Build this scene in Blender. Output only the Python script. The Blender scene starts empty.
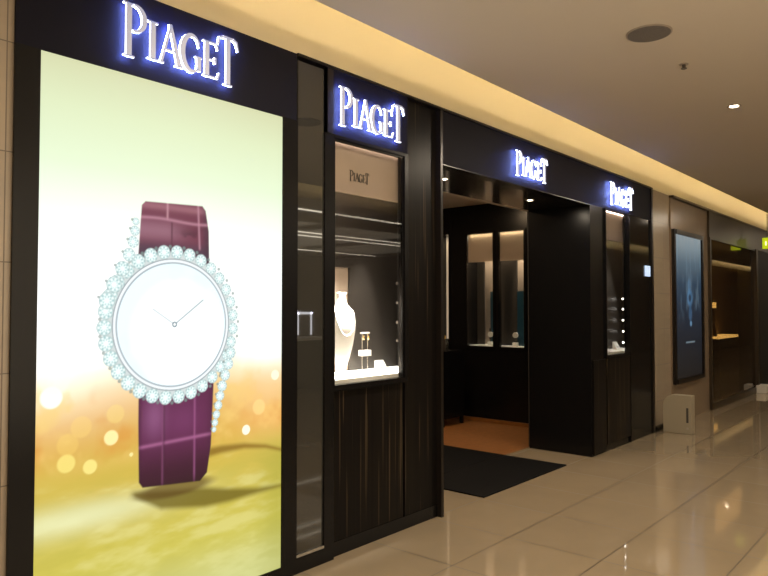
import bpy, bmesh, math, random
import numpy as np
from mathutils import Vector, Matrix
random.seed(4)
scn = bpy.context.scene
COL = scn.collection

# ------------------------------------------------------------------ colour
def lin(c):
    out = []
    for v in c:
        v = v / 255.0
        out.append(v / 12.92 if v <= 0.04045 else ((v + 0.055) / 1.055) ** 2.4)
    return tuple(out)

# ------------------------------------------------------------------ materials
def new_mat(name):
    m = bpy.data.materials.new(name); m.use_nodes = True
    nt = m.node_tree
    return m, nt, nt.nodes['Principled BSDF'], nt.nodes['Material Output']

def pmat(name, col, rough=0.5, metal=0.0, spec=0.5, coat=0.0, var=0.0, vscale=6.0):
    m, nt, b, o = new_mat(name)
    b.inputs['Base Color'].default_value = (*col, 1)
    b.inputs['Roughness'].default_value = rough
    b.inputs['Metallic'].default_value = metal
    b.inputs['Specular IOR Level'].default_value = spec
    b.inputs['Coat Weight'].default_value = coat
    b.inputs['Coat Roughness'].default_value = 0.05
    if var > 0:
        tc = nt.nodes.new('ShaderNodeTexCoord'); n = nt.nodes.new('ShaderNodeTexNoise')
        n.inputs['Scale'].default_value = vscale; n.inputs['Detail'].default_value = 5
        r = nt.nodes.new('ShaderNodeMapRange')
        r.inputs['To Min'].default_value = 1 - var; r.inputs['To Max'].default_value = 1 + var
        r.inputs['From Min'].default_value = 0.3; r.inputs['From Max'].default_value = 0.7
        mx = nt.nodes.new('ShaderNodeVectorMath'); mx.operation = 'SCALE'
        mx.inputs[0].default_value = col
        nt.links.new(tc.outputs['Object'], n.inputs['Vector'])
        nt.links.new(n.outputs['Fac'], r.inputs['Value'])
        nt.links.new(r.outputs['Result'], mx.inputs['Scale'])
        nt.links.new(mx.outputs['Vector'], b.inputs['Base Color'])
    return m

def emat(name, col, strength):
    m, nt, b, o = new_mat(name)
    b.inputs['Base Color'].default_value = (*[min(1, c) for c in col], 1)
    b.inputs['Emission Color'].default_value = (*col, 1)
    b.inputs['Emission Strength'].default_value = strength
    b.inputs['Roughness'].default_value = 0.4
    return m

def glassmat(name, tint=(0.9, 0.9, 0.9), ior=1.5, rough=0.0):
    m, nt, b, o = new_mat(name)
    nt.nodes.remove(b)
    lw = nt.nodes.new('ShaderNodeLayerWeight'); lw.inputs['Blend'].default_value = 0.5
    f0 = ((ior - 1) / (ior + 1)) ** 2      # Schlick, the same from both faces of the pane
    p5 = math_node(nt, 'POWER', lw.outputs['Facing'], 5.0)
    fr = math_node(nt, 'ADD', math_node(nt, 'MULTIPLY', p5, 1 - f0), f0)
    t = nt.nodes.new('ShaderNodeBsdfTransparent'); t.inputs['Color'].default_value = (*tint, 1)
    g = nt.nodes.new('ShaderNodeBsdfGlossy'); g.inputs['Roughness'].default_value = rough
    mx = nt.nodes.new('ShaderNodeMixShader')
    nt.links.new(fr, mx.inputs[0]); nt.links.new(t.outputs[0], mx.inputs[1]); nt.links.new(g.outputs[0], mx.inputs[2])
    nt.links.new(mx.outputs[0], o.inputs['Surface'])
    return m

def math_node(nt, op, a, b=None):
    n = nt.nodes.new('ShaderNodeMath'); n.operation = op
    for i, v in enumerate((a, b)):
        if v is None: continue
        if isinstance(v, (int, float)): n.inputs[i].default_value = v
        else: nt.links.new(v, n.inputs[i])
    return n.outputs[0]

def grid_mat(name, base, joint, ax, sx, ox, az, sz, oz, jw, rough, var=0.05, spec=0.5, vein=0.06, vscale=(1, 1, 1), coat=0.0):
    """stone or tile slabs with thin joints, measured in object space"""
    m, nt, b, o = new_mat(name)
    tc = nt.nodes.new('ShaderNodeTexCoord'); sp = nt.nodes.new('ShaderNodeSeparateXYZ')
    nt.links.new(tc.outputs['Object'], sp.inputs[0])
    def cell(axis, s, off):
        q = math_node(nt, 'DIVIDE', math_node(nt, 'SUBTRACT', sp.outputs[axis], off), s)
        fl = math_node(nt, 'FLOOR', q); fr = math_node(nt, 'FRACT', q)
        d = math_node(nt, 'MULTIPLY', math_node(nt, 'MINIMUM', fr, math_node(nt, 'SUBTRACT', 1.0, fr)), s)
        return fl, math_node(nt, 'LESS_THAN', d, jw)
    f1, j1 = cell(ax, sx, ox); f2, j2 = cell(az, sz, oz)
    j = math_node(nt, 'MAXIMUM', j1, j2)
    cb = nt.nodes.new('ShaderNodeCombineXYZ'); nt.links.new(f1, cb.inputs[0]); nt.links.new(f2, cb.inputs[1])
    wn = nt.nodes.new('ShaderNodeTexWhiteNoise'); nt.links.new(cb.outputs[0], wn.inputs['Vector'])
    mp = nt.nodes.new('ShaderNodeMapping'); mp.inputs['Scale'].default_value = vscale
    nt.links.new(tc.outputs['Object'], mp.inputs['Vector'])
    ns = nt.nodes.new('ShaderNodeTexNoise'); ns.inputs['Scale'].default_value = 3.0
    ns.inputs['Detail'].default_value = 6; ns.inputs['Distortion'].default_value = 0.8
    nt.links.new(mp.outputs[0], ns.inputs['Vector'])
    v = math_node(nt, 'ADD', math_node(nt, 'MULTIPLY', math_node(nt, 'SUBTRACT', wn.outputs['Value'], 0.5), 2 * var),
                  math_node(nt, 'MULTIPLY', math_node(nt, 'SUBTRACT', ns.outputs['Fac'], 0.5), 4 * vein))
    sc = nt.nodes.new('ShaderNodeVectorMath'); sc.operation = 'SCALE'; sc.inputs[0].default_value = base
    nt.links.new(math_node(nt, 'ADD', v, 1.0), sc.inputs['Scale'])
    mx = nt.nodes.new('ShaderNodeMix'); mx.data_type = 'RGBA'
    nt.links.new(j, mx.inputs[0]); nt.links.new(sc.outputs['Vector'], mx.inputs[6]); mx.inputs[7].default_value = (*joint, 1)
    nt.links.new(mx.outputs[2], b.inputs['Base Color'])
    rr = math_node(nt, 'ADD', math_node(nt, 'MULTIPLY', j, 0.3), math_node(nt, 'ADD', math_node(nt, 'MULTIPLY', ns.outputs['Fac'], 0.03), rough))
    nt.links.new(rr, b.inputs['Roughness'])
    b.inputs['Specular IOR Level'].default_value = spec
    b.inputs['Coat Weight'].default_value = coat; b.inputs['Coat Roughness'].default_value = 0.03
    return m

def stripe_mat(name):
    """ebony veneer with thin upright copper streaks of broken length"""
    m, nt, b, o = new_mat(name)
    tc = nt.nodes.new('ShaderNodeTexCoord')
    def noise(scale, sc, det=2.0, off=0.0):
        mp = nt.nodes.new('ShaderNodeMapping'); mp.inputs['Scale'].default_value = scale
        mp.inputs['Location'].default_value = (off, off, off)
        nt.links.new(tc.outputs['Object'], mp.inputs['Vector'])
        n = nt.nodes.new('ShaderNodeTexNoise'); n.inputs['Scale'].default_value = sc; n.inputs['Detail'].default_value = det
        nt.links.new(mp.outputs[0], n.inputs['Vector'])
        return n.outputs['Fac']
    a = noise((55, 0.0, 0.7), 1.0, 1.0)
    r1 = nt.nodes.new('ShaderNodeValToRGB'); r1.color_ramp.elements[0].position = 0.63; r1.color_ramp.elements[1].position = 0.70
    nt.links.new(a, r1.inputs[0])
    g = noise((40, 0.0, 0.15), 1.0, 4.0, 7.3)
    r2 = nt.nodes.new('ShaderNodeValToRGB')
    r2.color_ramp.elements[0].position = 0.35; r2.color_ramp.elements[0].color = (0.006, 0.005, 0.005, 1)
    r2.color_ramp.elements[1].position = 0.70; r2.color_ramp.elements[1].color = (0.010, 0.008, 0.006, 1)
    nt.links.new(g, r2.inputs[0])
    mx = nt.nodes.new('ShaderNodeMix'); mx.data_type = 'RGBA'
    nt.links.new(r1.outputs[0], mx.inputs[0]); nt.links.new(r2.outputs[0], mx.inputs[6]); mx.inputs[7].default_value = (0.055, 0.040, 0.024, 1)
    nt.links.new(mx.outputs[2], b.inputs['Base Color'])
    b.inputs['Roughness'].default_value = 0.32; b.inputs['Specular IOR Level'].default_value = 0.1
    return m

def vcol_emit(name, strength):
    m, nt, b, o = new_mat(name)
    a = nt.nodes.new('ShaderNodeVertexColor'); a.layer_name = 'print'
    b.inputs['Base Color'].default_value = (0.02, 0.02, 0.02, 1)
    b.inputs['Roughness'].default_value = 0.5; b.inputs['Specular IOR Level'].default_value = 0.15
    nt.links.new(a.outputs['Color'], b.inputs['Emission Color'])
    b.inputs['Emission Strength'].default_value = strength
    return m

M = {}
M['black'] = pmat('black_lacquer', (0.006, 0.0055, 0.0055), 0.25, spec=0.22)
M['black_gloss'] = pmat('black_gloss', (0.006, 0.006, 0.006), 0.06, spec=0.5)
M['soffit'] = pmat('soffit_gloss', (0.03, 0.029, 0.026), 0.12, spec=0.8)
M['black_matte'] = pmat('black_matte', (0.014, 0.013, 0.012), 0.6)
M['sign_panel'] = pmat('sign_panel', (0.0085, 0.008, 0.014), 0.55, spec=0.08)
M['brown_black'] = pmat('brown_black', (0.012, 0.009, 0.007), 0.3, spec=0.3)
M['stripe'] = stripe_mat('streaked_ebony')
M['stone'] = grid_mat('beige_stone', (0.35, 0.285, 0.21), (0.13, 0.10, 0.07), 0, 0.62, 0.485, 2, 0.46, 0.36, 0.0025, 0.22, 0.05, 0.5, 0.05, (0.5, 1, 3))
M['stone_dark'] = pmat('tan_stone', (0.25, 0.185, 0.125), 0.22, var=0.06, vscale=2)
M['cream'] = pmat('cream_paint', (0.67, 0.60, 0.44), 0.45)
M['ceiling'] = pmat('taupe_ceiling', (0.69, 0.62, 0.52), 0.85, var=0.02, vscale=0.6)
M['floor'] = grid_mat('polished_tile', (0.33, 0.262, 0.175), (0.07, 0.05, 0.032), 0, 0.664, 3.415, 1, 0.648, 2.39, 0.0035, 0.03, 0.035, 0.5, 0.035, (1, 1, 1), coat=0.35)
M['mat'] = pmat('mat_weave', (0.004, 0.004, 0.0045), 0.7, spec=0.1, var=0.25, vscale=90)
M['carpet'] = pmat('orange_brown_floor', (0.22, 0.085, 0.018), 0.55, var=0.12, vscale=14)
M['bronze'] = pmat('bronze_panel', (0.050, 0.034, 0.018), 0.35, metal=0.3)
M['bronze_wall'] = pmat('bronze_lining', (0.20, 0.13, 0.065), 0.6)
M['dark_room'] = pmat('dark_lining', (0.03, 0.025, 0.02), 0.7)
M['dark_glass'] = pmat('smoked_glass', (0.035, 0.034, 0.030), 0.015, spec=0.9, coat=0.3)
M['glass'] = glassmat('clear_glass', (0.93, 0.93, 0.92), 1.45)
M['bronze_glass'] = glassmat('bronze_tinted_glass', (0.62, 0.52, 0.38), 1.65)
M['beige_fabric'] = pmat('beige_backdrop', (0.42, 0.33, 0.26), 0.7, var=0.05, vscale=5)
M['taupe_panel'] = pmat('taupe_panel', (0.036, 0.031, 0.026), 0.4)
M['white'] = pmat('white_plinth', (0.8, 0.78, 0.72), 0.35)
M['bust'] = pmat('white_bust', (0.85, 0.83, 0.78), 0.5)
M['card'] = pmat('white_card', (0.8, 0.78, 0.74), 0.4)
M['steel'] = pmat('steel', (0.6, 0.58, 0.55), 0.25, metal=1)
M['gold'] = pmat('gold', (0.8, 0.55, 0.22), 0.2, metal=1)
M['face'] = emat('glowing_letter_face', (0.30, 0.30, 0.36), 0.9)  # metal letter faces with a slight glow added to brighten them
M['ink'] = pmat('dark_ink', (0.05, 0.042, 0.035), 0.5)
M['stand'] = pmat('cream_board', (0.36, 0.31, 0.22), 0.5)
M['grey'] = pmat('grey_grille', (0.17, 0.155, 0.14), 0.7, var=0.25, vscale=180)
M['trimring'] = pmat('fitting_ring', (0.42, 0.36, 0.30), 0.5)
M['blue_glass'] = pmat('blue_panel', (0.012, 0.06, 0.10), 0.3)
M['led_side'] = emat('led_letter_side', (0.80, 0.86, 1.0), 4.2)
M['led_halo'] = emat('led_letter_back', (0.22, 0.31, 1.0), 95.0)
M['cove'] = emat('cove_strip', (1.0, 0.82, 0.52), 26.0)
M['strip'] = emat('ceiling_strip', (1.0, 0.90, 0.72), 6.0)
M['lamp'] = emat('lamp_disc', (1.0, 0.85, 0.62), 22.0)
M['lens'] = emat('spot_lens', (1.0, 0.93, 0.85), 12.0)
M['line'] = emat('led_line', (1.0, 0.78, 0.66), 15.0)
M['fill_glow'] = emat('added_fill_glow', (1.0, 0.86, 0.66), 1.45)  # added fill glow behind the camera, brightens the ceiling
M['glint'] = emat('reflected_sign_glow', (0.55, 0.72, 1.0), 0.75)  # emissive stand-in for a reflection on black glass
M['exit'] = emat('sign_yellow_green', (0.50, 0.62, 0.01), 0.8)
M['exitw'] = emat('sign_mark', (0.9, 1.0, 0.6), 1.3)
M['lbox'] = emat('lit_frame', (0.95, 0.95, 1.0), 5.0)
M['figure'] = pmat('picture_print', (0.18, 0.15, 0.13), 0.5)
M['shelf_glow'] = emat('lit_shelf', (1.0, 0.75, 0.32), 2.4)
M['base_glow'] = emat('lit_base', (1.0, 0.96, 0.88), 2.6)
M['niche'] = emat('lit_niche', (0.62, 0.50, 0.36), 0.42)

# ------------------------------------------------------------------ mesh helpers
class MB:
    def __init__(s): s.v = []; s.f = []; s.mi = []
    def add(s, vs, fs, mi=0):
        n = len(s.v); s.v += [tuple(v) for v in vs]
        s.f += [tuple(i + n for i in f) for f in fs]; s.mi += [mi] * len(fs); return s
    def box(s, a, b, mi=0):
        x0, y0, z0 = a; x1, y1, z1 = b
        vs = [(x0,y0,z0),(x1,y0,z0),(x1,y1,z0),(x0,y1,z0),(x0,y0,z1),(x1,y0,z1),(x1,y1,z1),(x0,y1,z1)]
        return s.add(vs, [(0,3,2,1),(4,5,6,7),(0,1,5,4),(1,2,6,5),(2,3,7,6),(3,0,4,7)], mi)
    def cyl(s, p, r, h, axis='z', n=24, r2=None, mi=0):
        r2 = r if r2 is None else r2; vs = []
        for k, rr in ((0, r), (h, r2)):
            for i in range(n):
                a = 2 * math.pi * i / n; c, d = rr * math.cos(a), rr * math.sin(a)
                q = {'z': (c, d, k), 'y': (d, k, c), 'x': (k, c, d)}[axis]
                vs.append((p[0]+q[0], p[1]+q[1], p[2]+q[2]))
        fs = [(i, (i+1) % n, n+(i+1) % n, n+i) for i in range(n)] + [tuple(reversed(range(n))), tuple(range(n, 2*n))]
        return s.add(vs, fs, mi)
    def lathe(s, p, prof, sy=1.0, n=32, mi=0):
        vs = []
        for r, z in prof:
            for i in range(n):
                a = 2 * math.pi * i / n
                vs.append((p[0] + r * math.cos(a), p[1] + r * sy * math.sin(a), p[2] + z))
        fs = []
        for k in range(len(prof) - 1):
            for i in range(n):
                fs.append((k*n+i, k*n+(i+1) % n, (k+1)*n+(i+1) % n, (k+1)*n+i))
        fs += [tuple(reversed(range(n))), tuple(range((len(prof)-1)*n, len(prof)*n))]
        return s.add(vs, fs, mi)
    def sphere(s, p, r, n=10, mi=0):
        prof = [(max(1e-4, r*math.sin(math.pi*k/n)), -r*math.cos(math.pi*k/n)) for k in range(n+1)]
        return s.lathe(p, prof, 1.0, n*2, mi)
    def build(s, name, mats, parent=None, bevel=0.0, smooth=False, **tags):
        me = bpy.data.meshes.new(name); me.from_pydata(s.v, [], s.f)
        mats = mats if isinstance(mats, (list, tuple)) else [mats]
        for m in mats: me.materials.append(m)
        me.polygons.foreach_set('material_index', s.mi)
        if smooth: me.polygons.foreach_set('use_smooth', [True] * len(me.polygons))
        me.update()
        o = bpy.data.objects.new(name, me); COL.objects.link(o)
        if parent: o.parent = parent
        if bevel:
            md = o.modifiers.new('bevel', 'BEVEL'); md.width = bevel; md.segments = 2; md.limit_method = 'ANGLE'
        for k, v in tags.items(): o[k] = v
        return o

def empty(name, loc, label, cat, group=None):
    o = bpy.data.objects.new(name, None); o.empty_display_size = 0.1; COL.objects.link(o)
    o.location = loc; o['label'] = label; o['category'] = cat
    if group: o['group'] = group
    return o
def tag(o, label, cat, group=None):
    o['label'] = label; o['category'] = cat
    if group: o['group'] = group
    return o
def struct(name, mb, m, bevel=0.0):
    o = mb.build(name, m, None, bevel); o['kind'] = 'structure'; return o
def box(a, b): return MB().box(a, b)

# ------------------------------------------------------------------ floor, ceiling, stone walls
struct('floor', box((-6, -9.2, -0.1), (38, 7.2, 0.0)), M['floor'])
c = struct('ceiling', box((-6, -0.83, 3.25), (38, 2.71, 3.262)), M['ceiling'])
struct('ceiling_cove', MB().box((-6, 2.6, 3.72), (38, 3.3, 3.76)).box((-6, -1.4, 3.72), (38, -0.7, 3.76))
       .box((-6, 2.45, 3.262), (38, 2.49, 3.72)).box((-6, -0.61, 3.262), (38, -0.57, 3.72)), M['cream'])
struct('wall_stone_left', box((-6, 3.015, 0), (1.132, 3.4, 3.045)), M['stone'])
struct('wall_above', MB().box((-6, 3.1, 3.045), (1.132, 3.3, 3.8)).box((1.132, 3.1, 3.06), (8.65, 3.3, 3.8))
       .box((8.65, 3.1, 3.06), (38, 3.3, 3.8)), M['cream'])
struct('wall_stone_right', box((8.65, 3.03, 0), (9.40, 3.4, 3.06)), M['stone'])
struct('wall_tan', MB().box((9.40, 3.01, 0), (11.08, 3.4, 3.03)), M['stone_dark'])
struct('trim_1', MB().box((9.40, 2.97, 3.03), (16.5, 3.12, 3.06)), M['bronze'])
struct('baseboard_right', box((8.67, 3.0, 0), (9.40, 3.03, 0.06)), M['black'])
struct('wall_end_left', box((-6.2, -9.2, 0), (-6, 3.4, 3.8)), M['stone'])
struct('wall_end_right', box((38, -9.2, 0), (38.2, 3.4, 3.8)), M['stone'])

# other side of the mall passage, seen in the glass
struct('wall_opposite', MB().box((-6, -1.4, 0), (5.0, -1.2, 3.13)).box((16.0, -1.4, 0), (38, -1.2, 3.13)), M['stone_dark'])
struct('wall_opposite_above', box((-6, -1.4, 3.13), (38, -1.2, 3.72)), M['cream'])
struct('wall_opposite_shop', MB().box((4.8, -9.2, 0), (16.2, -9.0, 3.2)).box((4.8, -9.0, 0), (5.0, -1.4, 3.2))
       .box((16.0, -9.0, 0), (16.2, -1.4, 3.2)), M['stone_dark'])
struct('ceiling_opposite_shop', box((5.0, -9.0, 3.13), (16.0, -1.4, 3.2)), M['ceiling'])
for k, (y, x0, x1) in enumerate(((-2.0, 5.4, 15.5), (-4.4, 5.4, 15.5), (-4.9, 5.4, 13.5), (-7.6, 5.4, 15.5))):
    o = MB().box((x0, y - 0.02, 3.112), (x1, y + 0.02, 3.13)).build('ceiling_light', M['strip'])
    tag(o, 'long warm strip light in the ceiling of the shop opposite, seen only in the glass', 'light', 'strip lights of the shop opposite')
w = struct('window_9', MB().box((-5.6, -1.2, 0.3), (-5.5, -1.15, 3.0)).box((-0.8, -1.2, 0.3), (0.75, -1.15, 3.0)).box((4.5, -1.2, 0.3), (4.6, -1.15, 3.0)).box((-5.6, -1.2, 0.25), (4.6, -1.15, 0.3)).box((-5.6, -1.2, 3.0), (4.6, -1.15, 3.05)), M['bronze'])  # unseen glowing panel added to light the ceiling and passage
box((-5.5, -1.195, 0.3), (-0.8, -1.175, 3.0)).build('dark_pane', M['dark_glass'], w)
box((0.75, -1.195, 0.3), (4.5, -1.175, 3.0)).build('fill_pane', M['fill_glow'], w)
# lit picture and counter in the shop opposite
p = empty('lit_picture', (11.8, -6.8, 0), 'small white-edged lit picture mirrored in the smoked glass strip', 'picture')
MB().box((-0.26, -0.03, 0.85), (0.26, 0.03, 1.46)).build('frame', M['black_matte'], p)
MB().box((-0.25, 0.03, 0.87), (-0.20, 0.045, 1.45)).box((0.20, 0.03, 0.87), (0.25, 0.045, 1.45)).box((-0.25, 0.03, 1.39), (0.25, 0.045, 1.45)).build('lit_edge', M['lbox'], p)
MB().box((-0.20, 0.03, 0.87), (0.20, 0.038, 1.39)).build('print', M['figure'], p)
MB().cyl((-0.20, 0, 0), 0.02, 0.85).cyl((0.20, 0, 0), 0.02, 0.85).box((-0.26, -0.15, 0), (0.26, 0.15, 0.02)).build('stand', M['black_matte'], p)
t = empty('counter', (8.2, -3.6, 0), 'dark counter of the shop opposite, facing the black shopfront', 'counter')
MB().box((-1.2, -0.3, 0.08), (1.2, 0.3, 0.95)).build('body', M['black_matte'], t)
MB().box((-1.25, -0.33, 0.95), (1.25, 0.33, 0.99)).build('worktop', M['card'], t)
MB().box((-1.15, -0.26, 0), (1.15, 0.26, 0.08)).build('plinth', M['black'], t)

# cove strips (real LED strips lying on the ceiling slab)
for y, nm, lb in ((2.60, 'cove_light', 'warm strip light hidden in the cove above the black shopfront'), (-0.72, 'cove_light', 'warm strip light hidden in the cove across the passage')):
    o = MB().box((-5.9, y - 0.012, 3.263), (37.8, y + 0.012, 3.277)).build(nm, M['cove'])
    tag(o, lb, 'light')

# ------------------------------------------------------------------ shopfront shell
ZF = 2.64
# fascia over the portal and bays
struct('wall_fascia', MB().box((2.95, 3.0, 2.64), (3.75, 3.10, 3.06)).box((4.16, 3.0, 2.64), (8.60, 3.10, 3.06)).box((3.75, 3.06, 2.64), (4.16, 3.10, 3.06)), M['sign_panel'])
struct('trim_2', MB().box((2.95, 2.992, 2.64), (3.0, 3.02, 3.06)).box((8.60, 2.985, 0), (8.66, 3.10, 3.06)).box((2.70, 2.985, 3.045), (8.60, 3.10, 3.062)).box((4.135, 2.99, 0.0), (4.165, 3.05, 3.045)), M['brown_black'])
# left bay: x 2.70..4.16
struct('wall_bay_left', MB().box((2.95, 3.05, 0), (4.16, 3.72, 1.06)).box((2.95, 3.001, 0), (3.02, 3.42, 2.64)).box((3.02, 3.0, 2.62), (3.72, 3.06, 2.64))
       .box((3.02, 3.1, 2.64), (4.16, 3.72, 3.0)).box((2.95, 3.42, 1.06), (4.16, 3.72, 2.64)).box((4.125, 3.05, 1.06), (4.16, 3.42, 2.64))
       .box((3.02, 3.028, 0.0), (4.16, 3.05, 0.09)), M['black'])
struct('trim_3', MB().box((3.02, 3.035, 0.09), (3.74, 3.05, 1.03)).box((3.76, 3.035, 0.09), (4.135, 3.05, 3.045)).box((3.76, 3.05, 1.065), (4.12, 3.06, 3.045)), M['stripe'])
struct('trim_4', MB().box((3.02, 3.0, 1.03), (3.75, 3.05, 1.067)).box((3.72, 3.0, 1.067), (3.76, 3.06, 2.64)), M['black'])
# smoked glass strip beside the light box
w = struct('window_1', MB().box((2.70, 3.0, 0), (2.95, 3.08, 0.09)).box((2.90 + 0.035, 3.0, 0.09), (2.95, 3.08, 2.64)).box((2.70, 3.0, 0.09), (2.712, 3.08, 3.04)).box((2.712, 3.06, 0.09), (2.935, 3.08, 2.64)), M['black'])
box((2.712, 3.012, 0.10), (2.935, 3.03, 3.03)).build('pane', M['dark_glass'], w)
box((2.712, 3.0, 0.092), (2.935, 3.012, 0.108)).build('sill', M['steel'], w)
# right bay: x 6.81..8.65
struct('wall_bay_right', MB().box((6.81, 3.0, 0), (8.60, 3.72, 1.00)).box((6.81, 3.0, 1.0), (7.18, 3.36, 2.64)).box((6.81, 3.36, 1.0), (8.65, 3.72, 2.64))
       .box((7.85, 3.02, 1.0), (7.90, 3.05, 2.64)).box((8.60, 3.1, 0), (8.65, 3.36, 2.64)).box((6.81, 3.1, 2.64), (8.65, 3.72, 3.0)), M['black'])
struct('trim_5', MB().box((7.19, 2.985, 0.08), (7.86, 3.0, 1.0)).box((6.84, 2.985, 0.02), (7.16, 3.0, 1.0)), M['stripe'])
struct('trim_6', MB().box((7.17, 2.98, 1.0), (7.87, 3.02, 1.035)).box((7.17, 2.98, 1.035), (7.19, 3.02, 2.64)).box((7.85, 2.98, 0.0), (7.87, 3.02, 2.64)), M['black'])
w = struct('window_2', MB().box((7.87, 3.0, 1.0), (8.60, 3.01, 1.02)), M['black'])
box((7.87, 3.005, 1.0), (8.60, 3.02, 2.64)).build('pane', M['black_gloss'], w)
# portal ceiling
struct('ceiling_portal', box((4.16, 3.1, 2.64), (6.81, 3.72, 2.70)), M['soffit'])
struct('trim_7', box((4.16, 3.0, 2.632), (6.81, 3.1, 2.64)), M['black'])

# light box with poster
lb = empty('light_box', (1.132, 3.0, 0), 'tall black-framed light box with glowing watch poster, leftmost on the shopfront', 'light box')
f = MB()
f.box((0, 0.0, 0), (0.103, 0.12, 2.66)).box((1.465, 0.0, 0), (1.568, 0.12, 2.66)).box((0.103, 0.0, 0), (1.465, 0.12, 0.07))
f.box((0.103, 0.014, 0.07), (1.465, 0.12, 2.66))
f.build('frame', M['black'], lb)
box((0, 0, 2.66), (1.568, 0.12, 3.06)).build('sign_panel', M['sign_panel'], lb)

# ------------------------------------------------------------------ poster painting (a printed backlit film)
def S(c): return np.array(lin(c))
def sm(a, b, x):
    t = np.clip((x - a) / (b - a), 0, 1); return t * t * (3 - 2 * t)
def noise2(U, Z, sc, seed, oct=4):
    r = np.random.RandomState(seed); out = np.zeros_like(U); amp = 1.0; tot = 0
    for o in range(oct):
        n = 64; g = r.rand(n, n); x = U * sc * 2**o + 7.1; y = Z * sc * 2**o + 3.3
        xi = np.floor(x).astype(int); yi = np.floor(y).astype(int); fx = x - xi; fy = y - yi
        fx = fx*fx*(3-2*fx); fy = fy*fy*(3-2*fy)
        a = g[xi % n, yi % n]; b = g[(xi+1) % n, yi % n]; c_ = g[xi % n, (yi+1) % n]; d = g[(xi+1) % n, (yi+1) % n]
        out += amp * ((a*(1-fx)+b*fx)*(1-fy) + (c_*(1-fx)+d*fx)*fy); tot += amp; amp *= 0.5
    return out / tot
W_, Z0, Z1 = 1.362, 0.07, 2.66
nu, nz = 380, 720
U, Z = np.meshgrid(np.linspace(0, W_, nu), np.linspace(Z0, Z1, nz))
C = np.zeros(U.shape + (3,))
def mix(c, a):
    global C
    a = a[..., None]; C = C * (1 - a) + np.array(c).reshape(1, 1, 3) * a if not isinstance(c, np.ndarray) or c.ndim == 1 else C * (1 - a) + c * a
stops = [(0.0, (190, 184, 92)), (0.35, (200, 190, 84)), (0.62, (200, 182, 76)), (0.80, (206, 176, 70)), (0.92, (214, 168, 62)), (1.04, (222, 170, 70)),
         (1.13, (230, 188, 96)), (1.22, (246, 224, 165)), (1.30, (255, 252, 240)), (1.70, (254, 255, 252)), (1.95, (242, 253, 238)),
         (2.2, (224, 240, 206)), (2.45, (216, 228, 188)), (2.66, (206, 210, 168))]
zz = Z[:, 0]; ls = np.array([lin(s[1]) for s in stops]); zs = [s[0] for s in stops]
warp = (noise2(U, Z, 2.5, 3) - 0.5) * 0.16 + 0.10 * np.abs(U - 0.65) * 0 
Zw = Z + np.where(Z < 1.5, warp, 0)
for k in range(3): C[..., k] = np.interp(Zw, zs, ls[:, k])
# side glow at the left and right of the dial
gl = np.exp(-(((U - 0.1) / 0.45)**2 + ((Z - 1.5) / 0.33)**2)); mix(S((255, 255, 255)) * 1.25, 0.85 * gl)
gl = np.exp(-(((U - 0.75) / 0.55)**2 + ((Z - 1.62) / 0.36)**2)); mix(S((255, 255, 255)) * 1.15, 0.6 * gl)
gl = np.exp(-(((U - 1.30) / 0.25)**2 + ((Z - 1.45) / 0.36)**2)); mix(S((250, 255, 252)) * 1.1, 0.6 * gl)
# amber cloud texture
n1 = noise2(U, Z, 5, 11); am = sm(0.78, 0.95, Z) * (1 - sm(1.12, 1.3, Z))
mix(S((214, 140, 50)), am * sm(0.45, 0.75, n1) * 0.75)
mix(S((240, 205, 120)), am * sm(0.55, 0.8, noise2(U, Z, 7, 21)) * 0.6)
mix(S((244, 190, 110)), am * sm(0.9, 1.2, U) * 0.45)
# foreground sand, cream reflection
sd = 1 - sm(0.70, 0.84, Z); n2 = noise2(U * 1.0, Z * 3.2, 6, 5)
mix(S((228, 222, 150)), sd * sm(0.45, 0.8, n2) * 0.4); mix(S((176, 168, 64)), sd * sm(0.6, 0.3, n2) * 0.0 + sd * (1 - sm(0.28, 0.5, n2)) * 0.22)
mix(S((232, 236, 190)), sd * np.exp(-(((U - 0.2) / 0.5)**2 + ((Z - 0.62) / 0.07)**2)) * 0.7)
mix(S((205, 212, 150)), (1 - sm(0.07, 0.4, Z)) * 0.6)
mix(S((150, 150, 50)), sm(1.1, 1.36, U) * sd * 0.35)
# bokeh discs
for (u, z, r, a, cc) in ((0.34, 0.953, 0.036, 0.9, (255, 240, 170)), (0.242, 0.837, 0.034, 0.75, (250, 235, 140)), (1.112, 0.885, 0.028, 1, (255, 252, 225)),
                         (0.067, 1.163, 0.05, 0.95, (255, 255, 245)), (0.135, 0.869, 0.042, 0.7, (248, 230, 130)), (1.315, 1.169, 0.03, 0.9, (255, 250, 220)),
                         (0.08, 1.24, 0.07, 0.5, (255, 255, 235)), (0.20, 1.02, 0.05, 0.3, (250, 215, 120)), (1.2, 1.0, 0.045, 0.45, (255, 225, 150)),
                         (0.36, 1.06, 0.045, 0.3, (250, 225, 130)), (0.14, 0.95, 0.05, 0.3, (245, 210, 110)), (0.55, 1.02, 0.03, 0.3, (255, 230, 150)), (0.44, 0.86, 0.01, .7, (255, 245, 170))):
    d = np.hypot(U - u, Z - z); mix(S(cc), a * (1 - sm(r * 0.82, r * 1.08, d)))
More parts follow.
